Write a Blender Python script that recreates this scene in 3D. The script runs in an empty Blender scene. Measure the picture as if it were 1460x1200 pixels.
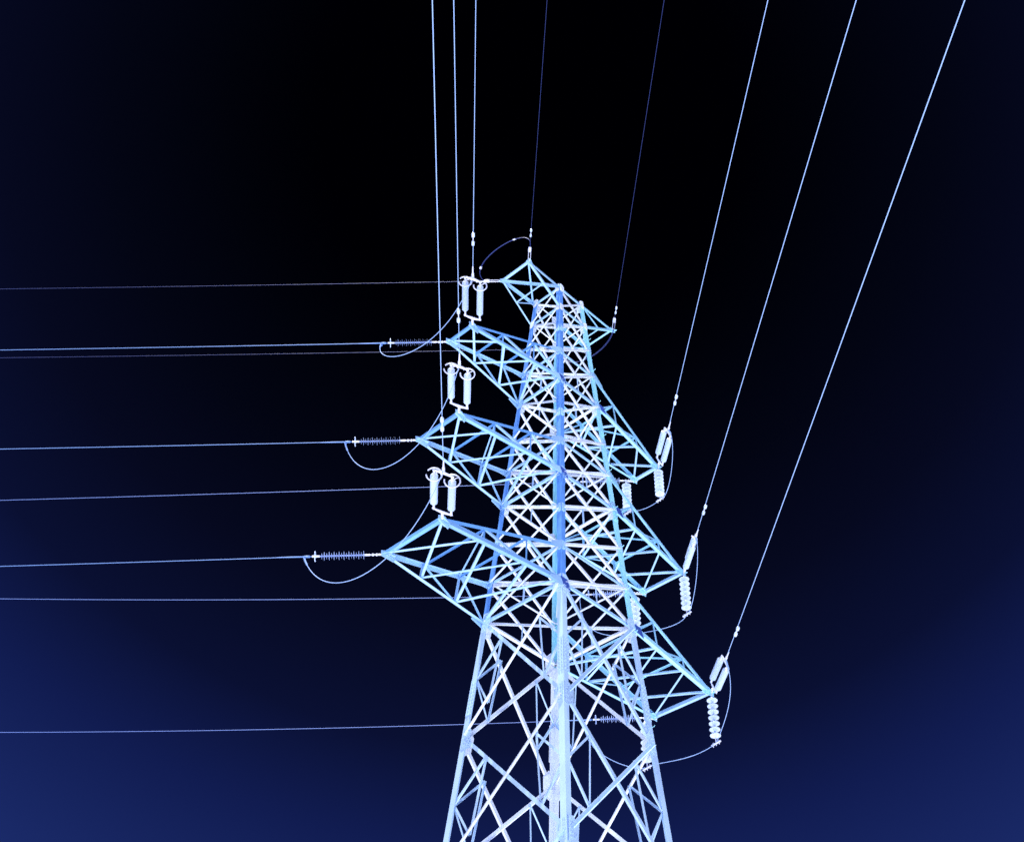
import bpy, math, random
from mathutils import Vector as V, Matrix
random.seed(7)
C = bpy.context.scene.collection
R = math.radians

# ------------------------------------------------------------------ basics
class MB:
    """collects simple solids and links them as ONE mesh object"""
    def __init__(s): s.v, s.f, s.sm = [], [], []
    def add(s, vs, fs, smooth=False):
        b = len(s.v); s.v += [tuple(x) for x in vs]
        s.f += [[i + b for i in f] for f in fs]; s.sm += [smooth] * len(fs)
    def prism(s, pts, off):                      # polygon pts extruded by off
        n = len(pts); off = V(off)
        vs = list(pts) + [p + off for p in pts]
        fs = [list(range(n))[::-1], list(range(n, 2 * n))] + [[i, (i + 1) % n, n + (i + 1) % n, n + i] for i in range(n)]
        s.add(vs, fs)
    def angle(s, p, q, w1, w2, t, u, v):         # rolled L section from p to q, heel on the line p-q
        p, q = V(p), V(q); a = (q - p).normalized()
        u = V(u); u = (u - a * u.dot(a)).normalized()
        v = V(v); v = v - a * v.dot(a); v = (v - u * v.dot(u)).normalized()
        sec = [(0, 0), (w1, 0), (w1, t), (t, t), (t, w2), (0, w2)]
        s.prism([p + u * x + v * y for x, y in sec], q - p)
    def flat(s, p, q, w, t, u):                  # flat bar, width w along u, thickness t
        p, q = V(p), V(q); a = (q - p).normalized(); u = V(u); u = (u - a * u.dot(a)).normalized(); n = a.cross(u)
        s.prism([p + u * x + n * y for x, y in ((-w/2, -t/2), (w/2, -t/2), (w/2, t/2), (-w/2, t/2))], q - p)
    def tube(s, path, r, n=8, cap=True):
        path = [V(p) for p in path]; m = len(path)
        rr = r if isinstance(r, (list, tuple)) else [r] * m
        vs, fs = [], []
        up = None
        for i, p in enumerate(path):
            a = (path[min(i + 1, m - 1)] - path[max(i - 1, 0)])
            a = a.normalized() if a.length > 1e-9 else V((0, 0, 1))
            if up is None:
                up = V((0, 0, 1)) if abs(a.z) < .9 else V((1, 0, 0))
            u = (up - a * up.dot(a)).normalized(); up = u; w = a.cross(u)
            for k in range(n):
                c, d = math.cos(2 * math.pi * k / n), math.sin(2 * math.pi * k / n)
                vs.append(p + (u * c + w * d) * rr[i])
        for i in range(m - 1):
            for k in range(n):
                fs.append([i * n + k, i * n + (k + 1) % n, (i + 1) * n + (k + 1) % n, (i + 1) * n + k])
        s.add(vs, fs, True)
        if cap:
            s.add(vs[:n], [list(range(n))[::-1]]); s.add(vs[-n:], [list(range(n))])
    def lathe(s, o, a, prof, n=16):              # profile (t, r) turned round axis a from o
        o, a = V(o), V(a).normalized()
        u = (V((0, 0, 1)) if abs(a.z) < .9 else V((1, 0, 0))); u = (u - a * u.dot(a)).normalized(); w = a.cross(u)
        vs = [o + a * t + (u * math.cos(2 * math.pi * k / n) + w * math.sin(2 * math.pi * k / n)) * max(r, 1e-4)
              for t, r in prof for k in range(n)]
        fs = [[i * n + k, i * n + (k + 1) % n, (i + 1) * n + (k + 1) % n, (i + 1) * n + k] for i in range(len(prof) - 1) for k in range(n)]
        s.add(vs, fs, True)
    def bolt(s, p, n, r=.026, h=.03):
        p, n = V(p), V(n).normalized(); s.tube([p, p + n * h], r, 6)
    def build(s, name, mat, parent=None, loc=None):
        me = bpy.data.meshes.new(name)
        o0 = V(loc) if loc is not None else V((0, 0, 0))
        me.from_pydata([tuple(V(x) - o0) for x in s.v], [], s.f)
        me.polygons.foreach_set('use_smooth', s.sm); me.update()
        import bmesh
        bm = bmesh.new(); bm.from_mesh(me); bmesh.ops.recalc_face_normals(bm, faces=bm.faces); bm.to_mesh(me); bm.free()
        me.materials.append(mat)
        o = bpy.data.objects.new(name, me); C.objects.link(o)
        if parent is not None:
            o.parent = parent
            w = V((0, 0, 0)); q = parent
            while q is not None: w = w + q.location; q = q.parent
            o.location = o0 - w
        else: o.location = o0
        return o

def thing(name, label, cat, loc, group=None):
    o = bpy.data.objects.new(name, None); C.objects.link(o); o.location = loc
    o.empty_display_size = .2
    return tag(o, label, cat, group)
def tag(o, label, cat, group=None, kind=None):
    if label: o['label'] = label
    if cat: o['category'] = cat
    if group: o['group'] = group
    if kind: o['kind'] = kind
    return o

# ------------------------------------------------------------------ materials
def steel(name, col, var=.10, rough=.5, metal=.12, scale=5, spec=.35, batch=.16):
    m = bpy.data.materials.new(name); m.use_nodes = True; nt = m.node_tree; b = nt.nodes['Principled BSDF']
    tc = nt.nodes.new('ShaderNodeTexCoord')
    n1 = nt.nodes.new('ShaderNodeTexNoise'); n1.inputs['Scale'].default_value = scale; n1.inputs['Detail'].default_value = 2
    n2 = nt.nodes.new('ShaderNodeTexNoise'); n2.inputs['Scale'].default_value = .8; n2.inputs['Detail'].default_value = 3
    nt.links.new(tc.outputs['Object'], n1.inputs['Vector']); nt.links.new(tc.outputs['Object'], n2.inputs['Vector'])
    add = nt.nodes.new('ShaderNodeMath'); add.operation = 'ADD'
    nt.links.new(n1.outputs['Fac'], add.inputs[0]); nt.links.new(n2.outputs['Fac'], add.inputs[1])
    mr = nt.nodes.new('ShaderNodeMapRange'); mr.inputs['From Min'].default_value = .7; mr.inputs['From Max'].default_value = 1.3
    mr.inputs['To Min'].default_value = 1 - var; mr.inputs['To Max'].default_value = 1 + var
    nt.links.new(add.outputs[0], mr.inputs['Value'])
    oi = nt.nodes.new('ShaderNodeObjectInfo'); m2 = nt.nodes.new('ShaderNodeMapRange')      # each bar a slightly different galvanising batch
    m2.inputs['To Min'].default_value = 1 - batch; m2.inputs['To Max'].default_value = 1 + batch * .6
    nt.links.new(oi.outputs['Random'], m2.inputs['Value'])
    pr = nt.nodes.new('ShaderNodeMath'); pr.operation = 'MULTIPLY'; nt.links.new(mr.outputs[0], pr.inputs[0]); nt.links.new(m2.outputs[0], pr.inputs[1])
    mx = nt.nodes.new('ShaderNodeVectorMath'); mx.operation = 'SCALE'; mx.inputs[0].default_value = col
    nt.links.new(pr.outputs[0], mx.inputs['Scale']); nt.links.new(mx.outputs['Vector'], b.inputs['Base Color'])
    b.inputs['Roughness'].default_value = rough; b.inputs['Metallic'].default_value = metal
    b.inputs['Specular IOR Level'].default_value = spec
    return m
M = dict(
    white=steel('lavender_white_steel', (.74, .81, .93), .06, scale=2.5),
    blue=steel('blue_sun_side_steel', (.115, .31, .76), .12, scale=4),  # sunlit side of the tower as a negative tone in the colour
    cyan=steel('cyan_shade_side_steel', (.36, .78, .92)),  # shaded side of the tower as a negative tone in the colour
    ice=steel('ice_blue_steel', (.36, .60, .90)),
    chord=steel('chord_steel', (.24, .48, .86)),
    arm_blue=steel('arm_blue_left_light_tint', (.15, .38, .80)),
    arm_cyan=steel('arm_cyan_right_light_tint', (.32, .63, .88)),
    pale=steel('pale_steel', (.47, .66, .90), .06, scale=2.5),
    deep=steel('deep_blue_sun_tone', (.045, .10, .42)),  # sunlight on the plates put into the colour, dark as in a negative
    porcelain=steel('pale_insulator', (.54, .67, .90), .06, .3, 0, 4, .5),
    fin=steel('dull_blue_insulator', (.30, .42, .78), .05, .4, 0, 4, .4),
    fitting=steel('fitting_steel', (.68, .72, .92), .08),
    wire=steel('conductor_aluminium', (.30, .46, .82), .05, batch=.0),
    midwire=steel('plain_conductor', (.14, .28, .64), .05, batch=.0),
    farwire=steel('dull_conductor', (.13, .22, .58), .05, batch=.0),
    earth=steel('dark_earth_wire', (.018, .035, .18), .05, batch=.0),
    concrete=steel('concrete', (.4, .4, .42), .15, .9),
    ground=steel('pale_bounce_ground', (.74, .77, .84), .08, .95, 0, 3, .1),  # paleness chosen to reflect sun onto the undersides of the steel
)

# ------------------------------------------------------------------ tower measurements (metres)
GZ = 1.6
AX = V((1.830, 35.861, 0)); PHI = -0.00903
Z = dict(T=40.773, U=39.412, V=37.965, a6=36.424, a5=34.728, w=32.740, a4=31.138, a3=29.505, x=27.726, a2=25.945, a1=24.312,
         l0=19.96, m1=15.43, m2=10.6, m3=5.2, g=-1.6)
for k in Z: Z[k] += GZ
LEV = ['T', 'U', 'V', 'a6', 'a5', 'w', 'a4', 'a3', 'x', 'a2', 'a1', 'l0', 'm1', 'm2', 'm3']
ANG = {'N': -90, 'R': 0, 'B': 90, 'L': 180}
def rad(z):
    d = z - Z['a1']
    return 2.6 - (.093496 if d > 0 else .108) * d
def leg_pt(c, z):
    a = R(ANG[c]) + PHI; r = rad(z)
    drop = max(0, Z['a1'] - z) if z > 10 else Z['a1'] - 10       # the near leg leans a few centimetres
    dx = {'N': .013, 'B': -.006}.get(c, 0) * drop
    return V((AX.x + r * math.cos(a) + dx, AX.y + r * math.sin(a), z))
FACES = [('L', 'N'), ('N', 'R'), ('R', 'B'), ('B', 'L')]
def face_in(c1, c2):                             # inward horizontal normal of a face
    m = (leg_pt(c1, 10) + leg_pt(c2, 10)) / 2; n = V((AX.x - m.x, AX.y - m.y, 0)); return n.normalized()
n_arm = V((math.cos(R(-135) + PHI), math.sin(R(-135) + PHI), 0)); t_arm = V((-n_arm.y, n_arm.x, 0))
ARM = [(2.663, .789, 40.723 + GZ, 'T', 'U'), (5.431, .633, 34.657 + GZ, 'a6', 'a5'), (6.090, 1.008, 29.410 + GZ, 'a4', 'a3'), (6.730, 1.331, 24.245 + GZ, 'a2', 'a1')]
def tip(i, w):
    E, wd, z, _, _ = ARM[i]; s = {'A': (1, 1), 'B': (1, -1), 'C': (-1, 1), 'D': (-1, -1)}[w]
    q = AX + n_arm * E * s[0] + t_arm * wd * s[1]; return V((q.x, q.y, z))

tower = thing('transmission_tower', 'tall pale blue steel lattice tower with six crossarms and two small peak arms', 'pylon', (AX.x, AX.y, 0))

# ------------------------------------------------------------------ legs
def leg_w(z): return .20 if z > Z['a1'] else .25
NB = {'N': ('L', 'R'), 'L': ('B', 'N'), 'R': ('N', 'B'), 'B': ('R', 'L')}
for c in 'NLRB':
    up = MB(); d1, d2 = [(leg_pt(n, 10) - leg_pt(c, 10)).normalized() for n in NB[c]]
    pa, pb, pc = leg_pt(c, Z['T'] + .12), leg_pt(c, Z['a1'] - .06), leg_pt(c, .25)
    up.angle(pa, pb, .20, .20, .02, d1, d2)
    leg = up.build('leg', M['blue' if c in 'NL' else 'cyan'], tower, pb)  # sun and shade sides of the tower painted as leg tints
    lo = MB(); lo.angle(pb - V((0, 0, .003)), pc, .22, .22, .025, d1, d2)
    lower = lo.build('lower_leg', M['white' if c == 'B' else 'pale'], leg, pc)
    lower['label'] = 'wider paler lower leg section'
    for z0, z1, w in ((20.75 + GZ, 22.05 + GZ, .25), (28.9 + GZ, 29.6 + GZ, .2), (38.0 + GZ, 38.45 + GZ, .2), (33.2+GZ, 33.75+GZ, .2)):   # bolted splice covers
        sp = MB(); a, b = leg_pt(c, z0), leg_pt(c, z1)
        for d, o in ((d1, d2), (d2, d1)):
            u = d; off = -o * .003
            sp.prism([a + u * .004 + off, a + u * (w - .004) + off, b + u * (w - .004) + off, b + u * .004 + off], -o * .014)
            rows = max(3, int((z1 - z0) / .14))
            for k in range(rows):
                for uu in (.28, .74):
                    p = a.lerp(b, (k + .5) / rows) + u * w * uu + off - o * .014
                    sp.bolt(p, -o, .028, .032)
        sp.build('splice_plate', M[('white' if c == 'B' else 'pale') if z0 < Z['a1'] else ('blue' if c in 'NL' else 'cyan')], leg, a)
    if c == 'R':
        z = 20.5 + GZ; k = 0
        while z < Z['T'] - .5:
            p = leg_pt(c, z); o = (-d1 if k % 2 else -d2)
            b = MB(); q = p + (d2 if k % 2 else d1) * .1
            b.tube([q, q + o * .15, q + o * .17 + V((0, 0, .035))], .011, 6)
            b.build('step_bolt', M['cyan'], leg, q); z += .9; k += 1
    f = MB(); p = leg_pt(c, 0)
    f.lathe(p + V((0, 0, -.3)), (0, 0, 1), [(0, 0), (0, .75), (.45, .7), (.6, .62), (.6, 0)], 24)
    f.build('footing', M['concrete'], tower, p)

# ------------------------------------------------------------------ body bracing
def brace(p, q, w, fin, outside, t=.012, depth=None):
    """one rolled angle lying on a face; outside: bolted on the outer side of the leg flange"""
    p, q = V(p), V(q); a = (q - p).normalized(); e = fin.cross(a).normalized()
    if e.z < 0: e = -e
    d = (-.017 if outside else .030) if depth is None else depth
    m = MB(); o = fin * d - e * w / 2
    m.angle(p + o, q + o, w, w * .65, t, e, -fin if outside else fin)
    return m
def node(c, to, z, off):
    return leg_pt(c, z) + (leg_pt(to, z) - leg_pt(c, z)).normalized() * off

ARMLV = {'T', 'U', 'a6', 'a5', 'a4', 'a3', 'a2', 'a1'}
low = MB()
for fi, (c1, c2) in enumerate(FACES):
    fin = face_in(c1, c2)
    for k in range(len(LEV) - 1):
        zt, zb = Z[LEV[k]], Z[LEV[k + 1]]
        big = LEV[k] in ('a1', 'l0', 'm1', 'm2', 'm3')
        w = .125 if big else (.088 if k < 4 else .10)
        o = .13 if big else .10
        for (s, e, outside) in ((c2, c1, True), (c1, c2, False)):
            p, q = node(s, e, zt - .05, o), node(e, s, zb + .05, o)
            if LEV[k] in ('m1', 'm2'):
                b = brace(p, q, w, fin, outside); low.add(b.v, b.f)
            else:
                b = brace(p, q, w, fin, outside)
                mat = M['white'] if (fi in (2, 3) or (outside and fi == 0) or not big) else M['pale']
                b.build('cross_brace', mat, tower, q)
        if big:                                              # secondary members beside each leg
            for (s, e) in ((c1, c2), (c2, c1)):
                zm = (zt + zb) / 2
                m0 = node(s, e, zm, .12)
                P = node(s, e, zt, o).lerp(node(e, s, zb, o), .225); Q = node(s, e, zb, o).lerp(node(e, s, zt, o), .225)
                for a, b_, ww, dd in ((m0, P, .075, .055), (m0, Q, .075, .055), (P, Q, .065, .068)):
                    sb = brace(a, b_, ww, fin, False, .008, dd)
                    if LEV[k] in ('m1', 'm2', 'm3'): low.add(sb.v, sb.f)
                    else: sb.build('secondary_brace', M['pale'], tower, a)
        if LEV[k] in ARMLV:                                   # horizontal ring at crossarm levels
            z = zt; wr = (.17 if fi in (2, 3) else .11) if LEV[k] in ('a1', 'a3', 'a5') else .08
            p, q = node(c1, c2, z + .06, .08), node(c2, c1, z + .06, .08)
            b = brace(p, q, wr, fin, False, .012, .046 + (.01 if fi % 2 else 0))
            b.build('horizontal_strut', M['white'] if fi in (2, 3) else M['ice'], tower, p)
            if LEV[k] in ('a2', 'a4', 'a6'):                  # short hanger under the cross of the arm panel
                zz = (zt + zb) / 2; mid = (leg_pt(c1, zz) + leg_pt(c2, zz)) / 2; bot = (leg_pt(c1, zb + .1) + leg_pt(c2, zb + .1)) / 2
                brace(mid, bot, .055, fin, False, .008, .075).build('hanger', M['pale'], tower, mid)
        # gusset plates
        S = {'T': .7, 'a5': .8, 'a3': .85, 'a1': 1.1, 'l0': 1.15, 'm1': 1.2}.get(LEV[k], .6) * (1.25 if fi in (2, 3) else 1)
        if LEV[k] in ('m2', 'm3'): continue
        for (s, e) in ((c1, c2), (c2, c1)):
            base = leg_pt(s, zt); u = (leg_pt(e, zt) - base).normalized(); ax = (leg_pt(s, zt + 1) - base)
            pts2 = [(.02, -.34), (.17, -.36), (.34, -.22), (.36, .14), (.17, .34), (.02, .32)]
            g = MB(); o = fin * -.003
            g.prism([base + u * x * S + ax * y * S + o for x, y in pts2], -fin * .012)
            for x in (.07, .13):
                for j in range(5):
                    g.bolt(base + u * x * S + ax * (-.24 + .12 * j) * S + o - fin * .012, -fin, .026, .03)
            for x, y in ((.22, -.2), (.28, -.13), (.22, .2), (.28, .12)):
                g.bolt(base + u * x * S + ax * y * S + o - fin * .012, -fin, .026, .03)
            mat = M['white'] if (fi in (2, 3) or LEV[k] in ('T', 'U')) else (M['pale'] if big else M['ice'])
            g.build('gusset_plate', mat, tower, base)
            # inner gusset
        if LEV[k] in ('T', 'U', 'a5', 'a3', 'a1', 'l0', 'm1') and fi in (2, 3):
            for (s, e) in ((c1, c2), (c2, c1)):
                base = leg_pt(s, zt); u = (leg_pt(e, zt) - base).normalized(); ax = (leg_pt(s, zt + 1) - base)
                S = min(S, {'R': .85, 'L': .85, 'B': 1.25}[s] if s in 'RLB' else S)
                g = MB(); o = fin * .0265
                g.prism([base + u * x * S + ax * y * S + o for x, y in [(.09, -.36), (.22, -.38), (.44, -.2), (.44, .12), (.2, .3), (.09, .3)]], fin * .0025)
                g.build('inner_gusset', M['white' if s == 'B' or LEV[k] not in ('l0', 'm1') else 'pale'], tower, base)
lowo = low.build('base_bracing', M['pale'], tower, V((AX.x, AX.y, 5))); lowo['kind'] = 'stuff'
for lv in ('a2', 'a4', 'a6'):                                  # plan bracing across the body
    for c1, c2, dz in (('L', 'R', .0), ('N', 'B', .13)):
        a, b = leg_pt(c1, Z[lv] + .1 + dz), leg_pt(c2, Z[lv] + .1 + dz); d = (b - a).normalized()
        m = MB(); m.angle(a + d * .2, b - d * .2, .08, .08, .01, d.cross(V((0, 0, 1))), V((0, 0, 1)))
        m.build('plan_strut', M['white'], tower, a)
for lv in ('a1', 'a3', 'a5'):                                  # fin plates, sunlit side painted in as a dark negative tone, at the crossarm roots, in the plane of the near right face
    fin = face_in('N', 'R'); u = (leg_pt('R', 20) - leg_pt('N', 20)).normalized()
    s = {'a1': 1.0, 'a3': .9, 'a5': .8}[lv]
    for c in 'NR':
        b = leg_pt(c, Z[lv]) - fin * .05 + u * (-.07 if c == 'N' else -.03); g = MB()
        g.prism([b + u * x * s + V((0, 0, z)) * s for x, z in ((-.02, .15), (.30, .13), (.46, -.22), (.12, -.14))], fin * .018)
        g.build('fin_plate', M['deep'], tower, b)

# ------------------------------------------------------------------ crossarms
def crossarm(i, right):
    E, wd, zt, lu, ll = ARM[i]
    c1, c2 = ('R', 'B') if right else ('N', 'L')
    T1, T2 = (tip(i, 'C'), tip(i, 'D')) if right else (tip(i, 'A'), tip(i, 'B'))
    root = bpy.data.objects.new('crossarm', None); C.objects.link(root); root.parent = tower
    root.location = (T1 + T2) / 2 - tower.location
    root['label'] = {1: 'top', 2: 'middle', 3: 'lowest'}[i] + (' right' if right else ' left') + ' crossarm'
    mt = M['arm_cyan'] if right else M['ice']; mb = M['arm_cyan'] if right else M['arm_blue']  # light difference between left and right put into the steel tints
    ctr = V((AX.x, AX.y, 0))
    side = (T2 - T1).normalized()                               # from side 1 towards side 2
    up = V((0, 0, 1))
    Lr1, Lr2 = leg_pt(c1, Z[ll]), leg_pt(c2, Z[ll]); Ur1, Ur2 = leg_pt(c1, Z[lu]), leg_pt(c2, Z[lu])
    cw = (.115, .13, .145)[i - 1]
    def bar(name, p, q, w, t, u, v, m):
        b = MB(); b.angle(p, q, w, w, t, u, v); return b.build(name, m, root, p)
    # chords
    bar('lower_chord', T1 + up * -.05, Lr1, cw, .014, side, up, M['chord'] if not right else mt)
    bar('lower_chord', T2 + up * -.05, Lr2, cw * .8, .012, -side, up, mt)
    bar('upper_chord', T1 + up * .05, Ur1, cw * .8, .012, side, -up, mb)
    bar('upper_chord', T2 + up * .05, Ur2, cw * .88, .014, -side, -up, mt)
    bar('end_strut', T1 + up * .02, T2 + up * .02, cw * .9, .012, -n_arm, up, mb if not right else M['ice'])
    f1, f2 = .345, .70
    L1 = [T1.lerp(Lr1, f) for f in (f1, f2)]; L2 = [T2.lerp(Lr2, f) for f in (f1, f2)]
    U1 = [T1.lerp(Ur1, f) for f in (f1, f2)]; U2 = [T2.lerp(Ur2, f) for f in (f1, f2)]
    # bottom lacing: crossed bars in each bay, one layer above the other
    lw = .082
    for j, (a, b) in enumerate(((T1, L2[0]), (T2, L1[0]), (L1[0], L2[1]), (L2[0], L1[1]), (L1[1], Lr2), (L2[1], Lr1))):
        dz = .018 if j % 2 else .034; d = (b - a).normalized()
        bar('bottom_lacing', a + up * dz + d * .06, b + up * dz - d * .1, (lw if j < 5 else .1) * (1 if not right else .85), .008, d.cross(up), up, M['ice'])
    for s, T, L, U, Lr, sd in ((1, T1, L1, U1, Lr1, side), (2, T2, L2, U2, Lr2, -side)):
        for k in range(2):
            a, b = L[k] + sd * .02, U[k] + sd * .02
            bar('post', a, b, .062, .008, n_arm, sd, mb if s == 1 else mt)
        for a, b in ((U[0], L[1]), (U[1], Lr)):
            d = (b - a).normalized()
            bar('side_diagonal', a + sd * .045, b + sd * .045 - d * .05, .07 if s == 1 else .05, .008, d.cross(sd), sd, mt)
    for k in range(2):
        bar('top_strut', U1[k] - up * .03 + side * .05, U2[k] - up * .03 - side * .05, .06, .008, n_arm, -up, mb if not right else mt)
    bar('top_diagonal', U1[0] - up * .05, U2[1] - up * .05, .045, .007, n_arm, -up, mt)
    for T, sd in ((T1, side), (T2, -side)):                     # hanger plates at the tips
        g = MB(); o = n_arm * (1 if not right else -1)
        ax = (V((AX.x, AX.y, T.z)) - T).normalized()
        g.prism([T + o * .13 - up * .12, T + o * .16 + up * .08, T + ax * .15 + up * .2, T + ax * .42 + up * .05, T + ax * .34 - up * .16], sd * .016)
        g.prism([T + o * .10 - sd * .13, T + o * .10 + sd * .10, T - o * .3 + sd * .22, T - o * .34 - sd * .02], up * -.012)
        for q in ((.1, .06), (.2, .02), (.28, -.06), (.05, -.05)):
            g.bolt(T + ax * q[0] + up * q[1] - sd * .0005, -sd, .018, .02)
        g.build('tip_plate', mt, root, T)
    for Lr, sd in ((Lr1, side), (Lr2, -side), (Ur1, side), (Ur2, -side)):   # root plates reaching out to the chords
        g = MB(); d = ((T1 if Lr in (Lr1, Ur1) else T2) - Lr).normalized(); b = Lr - sd * .022
        g.prism([b - up * .16, b + up * .16, b + d * .5 + up * .05, b + d * .55 - up * .07], -sd * .012)
        g.build('root_plate', mt, root, Lr)
for i in (1, 2, 3):
    for right in (False, True): crossarm(i, right)

def peak_arm(right):
    c1, c2 = ('R', 'B') if right else ('N', 'L')
    T1, T2 = (tip(0, 'C'), tip(0, 'D')) if right else (tip(0, 'A'), tip(0, 'B'))
    root = bpy.data.objects.new('peak_arm', None); C.objects.link(root); root.parent = tower
    root.location = (T1 + T2) / 2 - tower.location
    root['label'] = 'small peak arm on the ' + ('right' if right else 'left')
    mt = M['arm_cyan'] if right else M['ice']; up = V((0, 0, 1)); side = (T2 - T1).normalized()  # same left and right light tints as the crossarms
    P1, P2, Q1, Q2 = leg_pt(c1, Z['T']), leg_pt(c2, Z['T']), leg_pt(c1, Z['U']), leg_pt(c2, Z['U'])
    def bar(name, p, q, w, u, v):
        b = MB(); b.angle(p, q, w, w, .009, u, v); b.build(name, mt, root, p)
    bar('upper_chord', T1, P1, .085, side, -up); bar('upper_chord', T2, P2, .105, -side, -up)
    bar('lower_chord', T1 - up * .04, Q1, .085, side, up); bar('lower_chord', T2 - up * .04, Q2, .06, -side, up)
    bar('end_strut', T1 + up * .015, T2 + up * .015, .09, n_arm if right else -n_arm, up)
    bar('top_lacing', T1 - up * .015, P2, .07, n_arm, -up); bar('top_lacing', T2 - up * .028, P1, .095, n_arm, -up)
    m1, m2 = T1.lerp(Q1, .5), T2.lerp(Q2, .5)
    bar('bottom_strut', m1, m2, .06, n_arm, up)
    bar('side_diagonal', m1 + side * .02, P1 + side * .02, .055, n_arm, side); bar('side_diagonal', m2 - side * .02, P2 - side * .02, .05, n_arm, -side)
    for T, sd in ((T1, side), (T2, -side)):
        g = MB(); ax = (V((AX.x, AX.y, T.z)) - T).normalized()
        g.prism([T - ax * .1 - up * .1, T - ax * .1 + up * .08, T + ax * .12 + up * .14, T + ax * .3, T + ax * .2 - up * .14], sd * .016)
        g.prism([T - ax * .1 - sd * .12, T - ax * .1 + sd * .12, T + ax * .2 + sd * .16, T + ax * .2 - sd * .06], -up * .012)
        g.build('tip_plate', mt, root, T)
peak_arm(False); peak_arm(True)

# ------------------------------------------------------------------ insulators
def shed_profile(t0, t1, pitch, r1, r2, core):
    pr = [(t0 - .001, 0), (t0, core)]; t = t0; k = 0
    while t + pitch <= t1:
        r = r1 if k % 2 == 0 else r2
        pr += [(t + pitch * .25, core), (t + pitch * .5, r * .97), (t + pitch * .56, r), (t + pitch * .62, r * .97), (t + pitch * .8, core)]
        t += pitch; k += 1
    return pr + [(t1, core), (t1 + .001, 0)]
def frame(d, roll):
    d = V(d).normalized(); h = d.cross(V((0, 0, 1))).normalized(); n = h.cross(d)
    if h.x < 0: h, n = -h, n
    return d, (h * math.cos(roll) + n * math.sin(roll)).normalized(), (n * math.cos(roll) - h * math.sin(roll)).normalized()
NAME = {1: 'top', 2: 'middle', 3: 'lowest'}
SWING = {(1, 'A'): .008, (2, 'A'): .016, (3, 'A'): .035, (1, 'C'): .05, (2, 'C'): .05, (3, 'C'): .05}      # slight sideways pull of each string
def double_string(i, w, roll, ring):
    P = tip(i, w); d, s, n = frame((SWING[(i, w)], -1, -.085), roll)
    side = 'left' if w == 'A' else 'right'
    lab = (f'double insulator string with curved rings standing above the {NAME[i]} left crossarm' if ring
           else f'pair of smooth insulator rods rising from the outer tip of the {NAME[i]} right crossarm')
    o = thing('tension_insulator', lab, 'insulator', P, 'double insulator strings under the overhead lines')
    at = lambda t, a=0, b=0: P + d * t + s * a + n * b
    hw = .29 if ring else .21
    m = MB(); m.tube([at(.02), at(.12)], .045, 8); m.tube([at(.1), at(.34)], .026, 8); m.lathe(at(.17), d, [(0, 0), (0, .05), (.07, .05), (.07, 0)], 10)
    m.build('link', M['fitting'], o, P)
    for t, sg in ((.36, 1), (2.42, -1)):
        m = MB(); y = [at(t - .05 * sg, -.05), at(t - .05 * sg, .05), at(t + .02 * sg, hw + .05), at(t + .07 * sg, hw + .05), at(t + .07 * sg, -hw - .05), at(t + .02 * sg, -hw - .05)]
        m.prism([q - n * .012 for q in y], n * .024)
        for a in (-hw, hw, 0): m.tube([at(t + (.04 if a else 0) * sg, a, -.03), at(t + (.04 if a else 0) * sg, a, .03)], .022, 8)
        m.build('yoke_plate', M['fitting'], o, at(t))
    for a in (-hw, hw):
        m = MB(); m.tube([at(t, a) for t in (.40, .45, .46, .49, .50, .60, .61, .74, .75, 2.1, 2.11, 2.2, 2.21, 2.30, 2.31, 2.35, 2.36, 2.42)], [.028, .028, .042, .042, .026, .026, .048, .048, .04, .04, .048, .048, .026, .026, .042, .042, .028, .028], 10)
        rod = m.build('insulator_rod', M['fitting'], o, at(.4, a))
        m = MB(); m.lathe(at(0, a), d, shed_profile(.72, 2.14, .045, .118, .106, .05), 20); m.build('sheds', M['porcelain'], rod, at(.72, a))
        if ring:
            m = MB(); pts = []; sg = -1
            for k in range(31):
                th = R(205 + 320 * k / 30) if a < 0 else R(190 + 318 * k / 30)
                pts.append(at(2.17, a) + (s * math.cos(th) + n * math.sin(th)) * .235)
            m.tube(pts, .022, 8)
            m.tube([at(2.17, a) + (s * math.cos(R(60)) + n * math.sin(R(60))) * .235, at(2.2, a)], .014, 6)
            m.tube([at(2.17, a) + (s * math.cos(R(300)) + n * math.sin(R(300))) * .235, at(2.2, a)], .014, 6)
            m.build('grading_ring', M['fitting'], rod, at(2.17, a))
    m = MB(); m.tube([at(2.40), at(2.50), at(2.51), at(2.68), at(2.70), at(3.05)], [.022, .022, .05, .042, .030, .019], 8)
    m.tube([at(2.5), at(2.53, 0, -.16)], .026, 8)
    m.build('dead_end_clamp', M['fitting'], o, at(2.3))
    return at(2.55)
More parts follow.
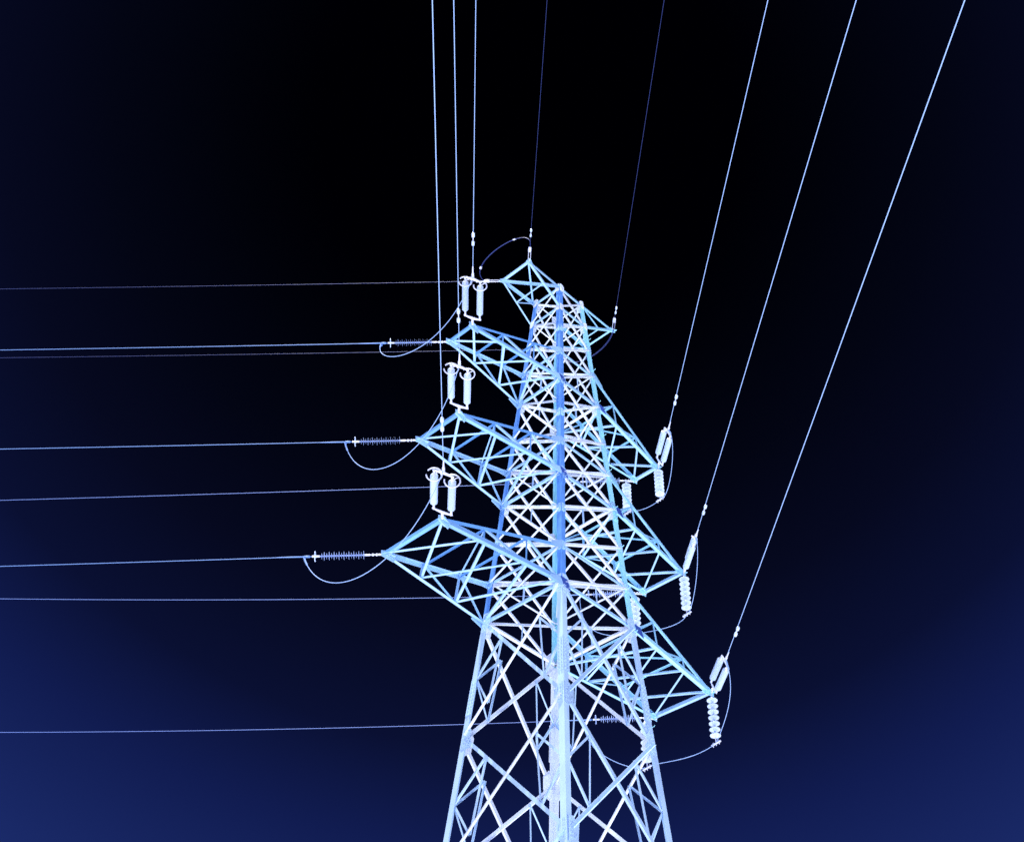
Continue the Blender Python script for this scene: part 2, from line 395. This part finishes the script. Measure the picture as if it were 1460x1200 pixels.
def single_string(i, w):
    P = tip(i, w); d, s, n = frame((-1, 0, -.08), 0)
    lab = (f'single thin insulator string with disc fins running left from the {NAME[i]} left crossarm' if w == 'B'
           else f'thin insulator string seen through the tower body beneath the {NAME[i]} right crossarm')
    o = thing('tension_insulator', lab, 'insulator', P, 'single insulator strings of the lines going left')
    at = lambda t, a=0, b=0: P + d * t + s * a + n * b
    m = MB(); m.tube([at(.0), at(.2)], .03, 8); m.tube([at(.15), at(.5)], .018, 8)
    for t in (.22, .34): m.lathe(at(t), d, [(0, 0), (0, .042), (.06, .042), (.06, 0)], 10)
    m.build('link', M['fitting'], o, P)
    m = MB(); m.tube([at(t) for t in (.46, .66, .67, 2.05, 2.06, 2.3)], [.03, .03, .022, .022, .03, .03], 8); rod = m.build('insulator_rod', M['fitting'], o, at(.46))
    m = MB(); pr = [(.6, 0), (.6, .028)]; t = .66
    k = 0
    while t < 2.05:
        r = .135 if k % 2 == 0 else .095
        pr += [(t, .022), (t + .003, r), (t + .005, r), (t + .009, .022)]; t += .078; k += 1
    m.lathe(P, d, pr + [(2.1, .028), (2.1, 0)], 16); m.build('sheds', M['fin'], rod, at(.6))
    m = MB(); m.tube([at(2.2) + (s * math.cos(R(20 + 320 * k / 28)) + n * math.sin(R(20 + 320 * k / 28))) * .16 for k in range(29)], .013, 8)
    m.tube([at(2.2, 0, -.16), at(2.2, 0, .16)], .011, 6); m.build('grading_ring', M['porcelain' if w == 'B' else 'fin'], rod, at(2.2))
    m = MB(); m.tube([at(2.25), at(2.36), at(2.37), at(2.55), at(2.57), at(2.95), at(3.4)], [.014, .014, .036, .032, .020, .018, .012], 8)
    m.tube([at(2.5), at(2.53, 0, -.14)], .024, 8)
    m.build('dead_end_clamp', M['midwire'], o, at(2.3))
    return at(2.55)
ROLL = {1: -61, 2: -104, 3: -68}
EA, EB = {}, {}
for i in (1, 2, 3):
    EA[(i, 'A')] = double_string(i, 'A', R(-20), True)
    EA[(i, 'C')] = double_string(i, 'C', R(ROLL[i]), False)
    EB[(i, 'B')] = single_string(i, 'B'); EB[(i, 'D')] = single_string(i, 'D')

HL = {1: 1.66, 2: 1.86, 3: 1.96}
HC, HD = {}, {}
def hanging(i, w):
    P = tip(i, w) + (V((0, 0, -.08)) if w == 'C' else V((-.36, 0, -.1)))
    lab = (f'hanging string of white discs below the outer tip of the {NAME[i]} right crossarm' if w == 'C'
           else {1: 'hanging string of white discs behind the right leg, highest of the three beside the leg',
                 2: 'hanging string of white discs half hidden by the cyan right leg at mid height',
                 3: 'hanging string of white discs behind the pale lower part of the right leg'}[i])
    o = thing('hanging_insulator', lab, 'insulator', P, 'hanging disc strings that hold the jumper cables')
    L = HL[i]; m = MB()
    if w == 'D': m.flat(P + V((.46, 0, .04)), P + V((-.05, 0, .04)), .07, .02, (0, 1, 0))
    m.tube([P + V((0, 0, .04)), P + V((0, 0, -.14))], .022, 8); m.build('hook', M['fitting'], o, P)
    n = 7; t0 = .1; pitch = (L - .1 - .22) / n
    for k in range(n):
        z = t0 + pitch * k; m = MB(); h = pitch
        m.lathe(P, (0, 0, -1), [(z, 0), (z, .045), (z + h * .22, .05), (z + h * .34, .085), (z + h * .5, .165), (z + h * .64, .195), (z + h * .72, .192), (z + h * .82, .13), (z + h * .88, .05), (z + h, .03), (z + h, 0)], 20)
        m.build('insulator_disc', M['porcelain'], o, P + V((0, 0, -z)))
    b = P + V((0, 0, -L)); m = MB(); m.tube([P + V((0, 0, -(L - .24))), b], .02, 8)
    dv = V((-.6, .6, -.12)).normalized()
    m.tube([b - dv * .2, b + dv * .2], .035, 8)
    for q in (-.13, 0, .13): m.tube([b + dv * q + V((0, 0, .07)), b + dv * q + V((0, 0, -.09))], .017, 6)
    m.build('jumper_clamp', M['fitting'], o, b)
    return b
for i in (1, 2, 3): HC[i] = hanging(i, 'C'); HD[i] = hanging(i, 'D')

# ------------------------------------------------------------------ jumpers
def bez(p0, h0, h1, p3, n=28):
    p0, p3 = V(p0), V(p3); a, b = p0 + V(h0), p3 + V(h1)
    return [p0 * (1 - t) ** 3 + a * 3 * t * (1 - t) ** 2 + b * 3 * t * t * (1 - t) + p3 * t ** 3 for t in [k / n for k in range(n + 1)]]
LJ = {3: ((.84, -.10, -2.10), (-1.04, 1.53, -2.75)), 2: ((.70, .17, -2.35), (-.69, 1.78, -2.80)), 1: ((-.27, -.03, -1.38), (-1.01, 2.05, -2.37))}
for i, (h0, h1) in LJ.items():
    m = MB(); pth = bez(EB[(i, 'B')] + V((0, 0, -.03)), h0, h1, EA[(i, 'A')] + V((0, 0, -.03)), 40)
    m.tube(pth, .012, 8); m.tube(pth[:3], .026, 8)
    tag(m.build('jumper_cable', M['wire'], None, EB[(i, 'B')]), f'thin jumper cable looping beneath the tip of the {NAME[i]} left crossarm', 'jumper cable', 'jumper cables')
RJ = {1: ((.26, -.38, -.66), (.42, -.30, -.19), (-.41, .38, -.2), (.47, -.35, -.16), (-.84, .04, -.01), (-.06, .28, -1.42)),
      2: ((.10, -.18, -.81), (.24, -.42, -.05), (-.20, .46, -.35), (.53, -.42, -.08), (-1.21, .17, -.11), (.01, .39, -1.69)),
      3: ((.30, .07, -1.25), (.22, -.74, .40), (-.91, .63, -.49), (.36, -.47, .07), (-.73, .13, -.13), (-.38, .04, -1.17))}
for i, h in RJ.items():
    a = bez(EA[(i, 'C')] + V((0, 0, -.03)), h[0], h[1], HC[i], 20); b = bez(HC[i], h[2], h[3], HD[i], 20); c = bez(HD[i], h[4], h[5], EB[(i, 'D')] + V((0, 0, -.03)), 20)
    m = MB(); m.tube(a + b[1:] + c[1:], .0115, 8); m.tube(a[:3], .03, 8)
    tag(m.build('jumper_cable', M['wire'], None, HC[i]), f'thin jumper cable slung below the hanging discs of the {NAME[i]} right crossarm', 'jumper cable', 'jumper cables')

# ------------------------------------------------------------------ overhead lines
def line(P, az, s, length, r, name, mat, label, group, n=70, c=.00025):
    a = R(az); pts = []
    for k in range(n + 1):
        t = length * (k / n) ** 1.5
        pts.append(P + V((math.cos(a) * t, math.sin(a) * t, -s * t + c * t * t)))
    m = MB(); m.tube(pts, r, 6)
    return tag(m.build(name, mat, None, P), label, 'power line', group)
def on_line(P, az, s, t):
    a = R(az); return P + V((math.cos(a) * t, math.sin(a) * t, -s * t + .00025 * t * t)), V((math.cos(a), math.sin(a), -s)).normalized()
def damper(P, az, s, t, size, label):
    q, d = on_line(P, az, s, t); o = thing('vibration_damper', label, 'damper', q, 'dumbbell dampers on the overhead lines')
    c = q + V((0, 0, -.075 * size)); k = size
    h = d.cross(V((0, 0, 1))).normalized()
    m = MB(); m.flat(q + V((0, 0, .03)), c, .05 * k, .03 * k, d); m.build('clamp', M['fitting'], o, q)
    m = MB(); m.tube([c - d * .2 * k, c + d * .2 * k], .012, 6); m.build('messenger_wire', M['fitting'], o, c)
    for sg in (-1, 1):
        m = MB(); m.lathe(c + d * sg * .10 * k, d * sg, [(0, 0), (0, .03 * k), (.03 * k, .055 * k), (.17 * k, .058 * k), (.2 * k, .045 * k), (.2 * k, 0)], 12)
        m.build('weight', M['porcelain'], o, c + d * sg * .1 * k)
near = {(1, 'A'): (-89.41, 1.85), (2, 'A'): (-89.98, 2.31), (3, 'A'): (-89.62, 2.22), (1, 'C'): (-88.59, 1.93), (2, 'C'): (-88.31, 1.86), (3, 'C'): (-88.92, 2.06)}
for (i, w), (az, td) in near.items():
    P = EA[(i, w)]
    sd = 'left' if w == 'A' else 'right'
    line(P, az, .085, 95, .0114, 'power_line', M['wire'], f'pale power line rising overhead from the {NAME[i]} {sd} crossarm', 'power lines passing overhead')
    damper(P, az, .085, td, .95, f'white dumbbell damper on the overhead line of the {NAME[i]} {sd} crossarm')
left = {(1, 'B'): .0816, (2, 'B'): .0789, (3, 'B'): .0860, (1, 'D'): .0942, (2, 'D'): .0738, (3, 'D'): .0848}
for (i, w), s in left.items():
    P = tip(i, w) + V((-1, 0, -.08)) * 2.55
    sd = 'left' if w == 'B' else 'right'
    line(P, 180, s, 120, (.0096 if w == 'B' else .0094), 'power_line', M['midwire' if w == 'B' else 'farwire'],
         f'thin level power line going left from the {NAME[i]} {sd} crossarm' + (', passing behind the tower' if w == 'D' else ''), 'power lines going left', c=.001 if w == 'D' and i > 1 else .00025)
# earth wires, their clamps, dampers and jumpers
def strain(P, d, label):
    d = V(d).normalized(); h = d.cross(V((0, 0, 1))).normalized(); n = h.cross(d)
    o = thing('strain_clamp', label, 'clamp', P, 'earth wire clamps at the tower peak'); m = MB()
    for a in (-.045, .045): m.tube([P + d * .08, P + d * .14 + h * a, P + d * .56 + h * a], .012, 6)
    m.tube([P, P + d * .1], .03, 6); m.build('link', M['fitting'], o, P)
    m = MB(); m.tube([P + d * .54, P + d * .56, P + d * .76, P + d * .8], [.04, .07, .06, .02], 8); m.build('clamp_body', M['fitting'], o, P + d * .6)
eA, eC, eB, eD = [tip(0, w) for w in 'ACBD']
for T, d, lab in ((eA, (0, -1, -.085), 'small bright clamp above the near corner of the left peak arm'), (eC, (0, -1, -.085), 'small bright clamp above the tip of the right peak arm'),
                  (eB, (-1, 0, -.08), 'small bright clamp at the left corner of the left peak arm'), (eD, (-1, 0, -.08), 'small clamp behind the tower body under the right peak arm')):
    strain(T, d, lab)
PA, PC = eA + V((0, -1, -.085)) * .75, eC + V((0, -1, -.085)) * .75
PB, PD = eB + V((-1, 0, -.08)) * .75, eD + V((-1, 0, -.08)) * .75
G = 'thin earth wires from the tower peak'
line(PA, -88.987, .085, 95, .0068, 'earth_wire', M['earth'], 'dim thin earth wire rising overhead from the left peak arm', G)
line(PC, -88.768, .085, 95, .0068, 'earth_wire', M['earth'], 'dim thin earth wire rising overhead from the right peak arm', G)
line(PB, 180, .0844, 120, .0060, 'earth_wire', M['earth'], 'dim thin earth wire going left from the peak, highest of the level wires', G)
line(PD, 180, .081, 120, .0060, 'earth_wire', M['earth'], 'dim thin earth wire going left, just below the top crossarm line', G)
damper(PA, -88.987, .085, .87, .7, 'small white damper on the earth wire above the left peak arm')
damper(PC, -88.768, .085, .57, .7, 'small white damper on the earth wire above the right peak arm')
def twin(path, spread, beads, label):
    m = MB(); o = thing('earth_jumper', label, 'jumper cable', path[0], 'earth wire jumpers')
    for sg in (-1, 1):
        m = MB(); n = len(path) - 1
        m.tube([p + V((.5, .5, .7)).normalized() * sg * spread * math.sin(math.pi * k / n) for k, p in enumerate(path)], .010, 6)
        m.build('strand', M['earth'], o, path[0])
    for b in beads:
        k = int(b * (len(path) - 1)); m = MB(); d = (path[k + 1] - path[k]).normalized()
        m.flat(path[k] - d * .055, path[k] + d * .055, .10, .05, (.5, .5, .7)); m.build('spacer', M['fitting'], o, path[k])
twin(bez(PB, (-1.04, -.21, .87), (.27, -.49, 1.42), PA, 40), .035, (.22, .66), 'dark twin jumper arching above the left peak arm with white spacers')
twin(bez(PC, (.16, .64, -1.78), (-.81, .35, -1.49), PD, 40), .09, (.04,), 'dark twin jumper sagging below the right peak arm')

# ------------------------------------------------------------------ ground, out of view, made pale to bounce light upward
g = MB(); S = 3000
g.add([(-S, -S, 0), (S, -S, 0), (S, S, 0), (-S, S, 0)], [[0, 1, 2, 3]])
tag(g.build('ground', M['ground']), 'unseen ground made pale to bounce light up the tower', None, None, 'structure')

# ------------------------------------------------------------------ sky
SKY_DARK = V((.004, .552, .834)).normalized()          # darkest part of the sky, high above the tower
W = bpy.data.worlds.new('World'); bpy.context.scene.world = W; W.use_nodes = True; nt = W.node_tree
bg = nt.nodes['Background']; tc = nt.nodes.new('ShaderNodeTexCoord')
nrm = nt.nodes.new('ShaderNodeVectorMath'); nrm.operation = 'NORMALIZE'; nt.links.new(tc.outputs['Generated'], nrm.inputs[0])
dot = nt.nodes.new('ShaderNodeVectorMath'); dot.operation = 'DOT_PRODUCT'; nt.links.new(nrm.outputs[0], dot.inputs[0])
dot.inputs[1].default_value = SKY_DARK
sub = nt.nodes.new('ShaderNodeMath'); sub.operation = 'SUBTRACT'; sub.inputs[0].default_value = 1; nt.links.new(dot.outputs['Value'], sub.inputs[1])
mr = nt.nodes.new('ShaderNodeMapRange'); mr.inputs['From Max'].default_value = .4; nt.links.new(sub.outputs[0], mr.inputs['Value'])
cr = nt.nodes.new('ShaderNodeValToRGB'); nt.links.new(mr.outputs[0], cr.inputs['Fac'])
def lin(c): return tuple((x / 255 / 12.92 if x < 10.3 else ((x / 255 + .055) / 1.055) ** 2.4) for x in c) + (1,)
stops = [(0, (0, 0, 2)), (.012, (0, 0, 3)), (.024, (1, 2, 9)), (.045, (3, 5, 19)), (.072, (6, 9, 31)), (.108, (10, 16, 50)), (.143, (17, 28, 80)), (.20, (27, 43, 106)), (.40, (60, 90, 180))]
el = cr.color_ramp.elements
while len(el) < len(stops): el.new(.5)
for e, (p, c) in zip(el, stops): e.position = min(1, p * 1.07 / .4); e.color = lin(c)
EXPO = 0.75
nt.links.new(cr.outputs['Color'], bg.inputs['Color']); bg.inputs['Strength'].default_value = 1 / 2 ** EXPO

# ------------------------------------------------------------------ sun
sl = bpy.data.lights.new('sun', 'SUN'); sl.energy = 5.0; sl.angle = R(.5); sl.color = (1.0, .97, .94)
so = bpy.data.objects.new('sun', sl); C.objects.link(so)
ELV, AZ = R(83), R(215)                                         # high, from behind the camera's left
dirv = V((math.cos(ELV) * math.cos(AZ), math.cos(ELV) * math.sin(AZ), math.sin(ELV)))
so.rotation_euler = dirv.to_track_quat('Z', 'Y').to_euler(); so.location = (0, 0, 80)

# ------------------------------------------------------------------ camera
cam = bpy.data.cameras.new('camera'); co = bpy.data.objects.new('camera', cam); C.objects.link(co)
cam.sensor_width = 36; cam.sensor_fit = 'HORIZONTAL'; cam.lens = 1789.14 * 36 / 1460; cam.clip_end = 10000; cam.clip_start = .05
p, r = .756330, .0353678
Ri, U, F = V((1, 0, 0)), V((0, -math.sin(p), math.cos(p))), V((0, math.cos(p), math.sin(p)))
rt = Ri * math.cos(r) + U * math.sin(r); uu = -Ri * math.sin(r) + U * math.cos(r)
co.matrix_world = Matrix(((rt.x, uu.x, -F.x, 0), (rt.y, uu.y, -F.y, 0), (rt.z, uu.z, -F.z, GZ), (0, 0, 0, 1)))
bpy.context.scene.camera = co
sc = bpy.context.scene
sc.view_settings.view_transform = 'Standard'; sc.view_settings.look = 'None'; sc.view_settings.exposure = EXPO; sc.view_settings.gamma = 1
sc.render.engine = 'CYCLES'; sc.cycles.use_denoising = True; sc.cycles.denoiser = 'OPENIMAGEDENOISE'; sc.cycles.denoising_input_passes = 'RGB_ALBEDO_NORMAL'
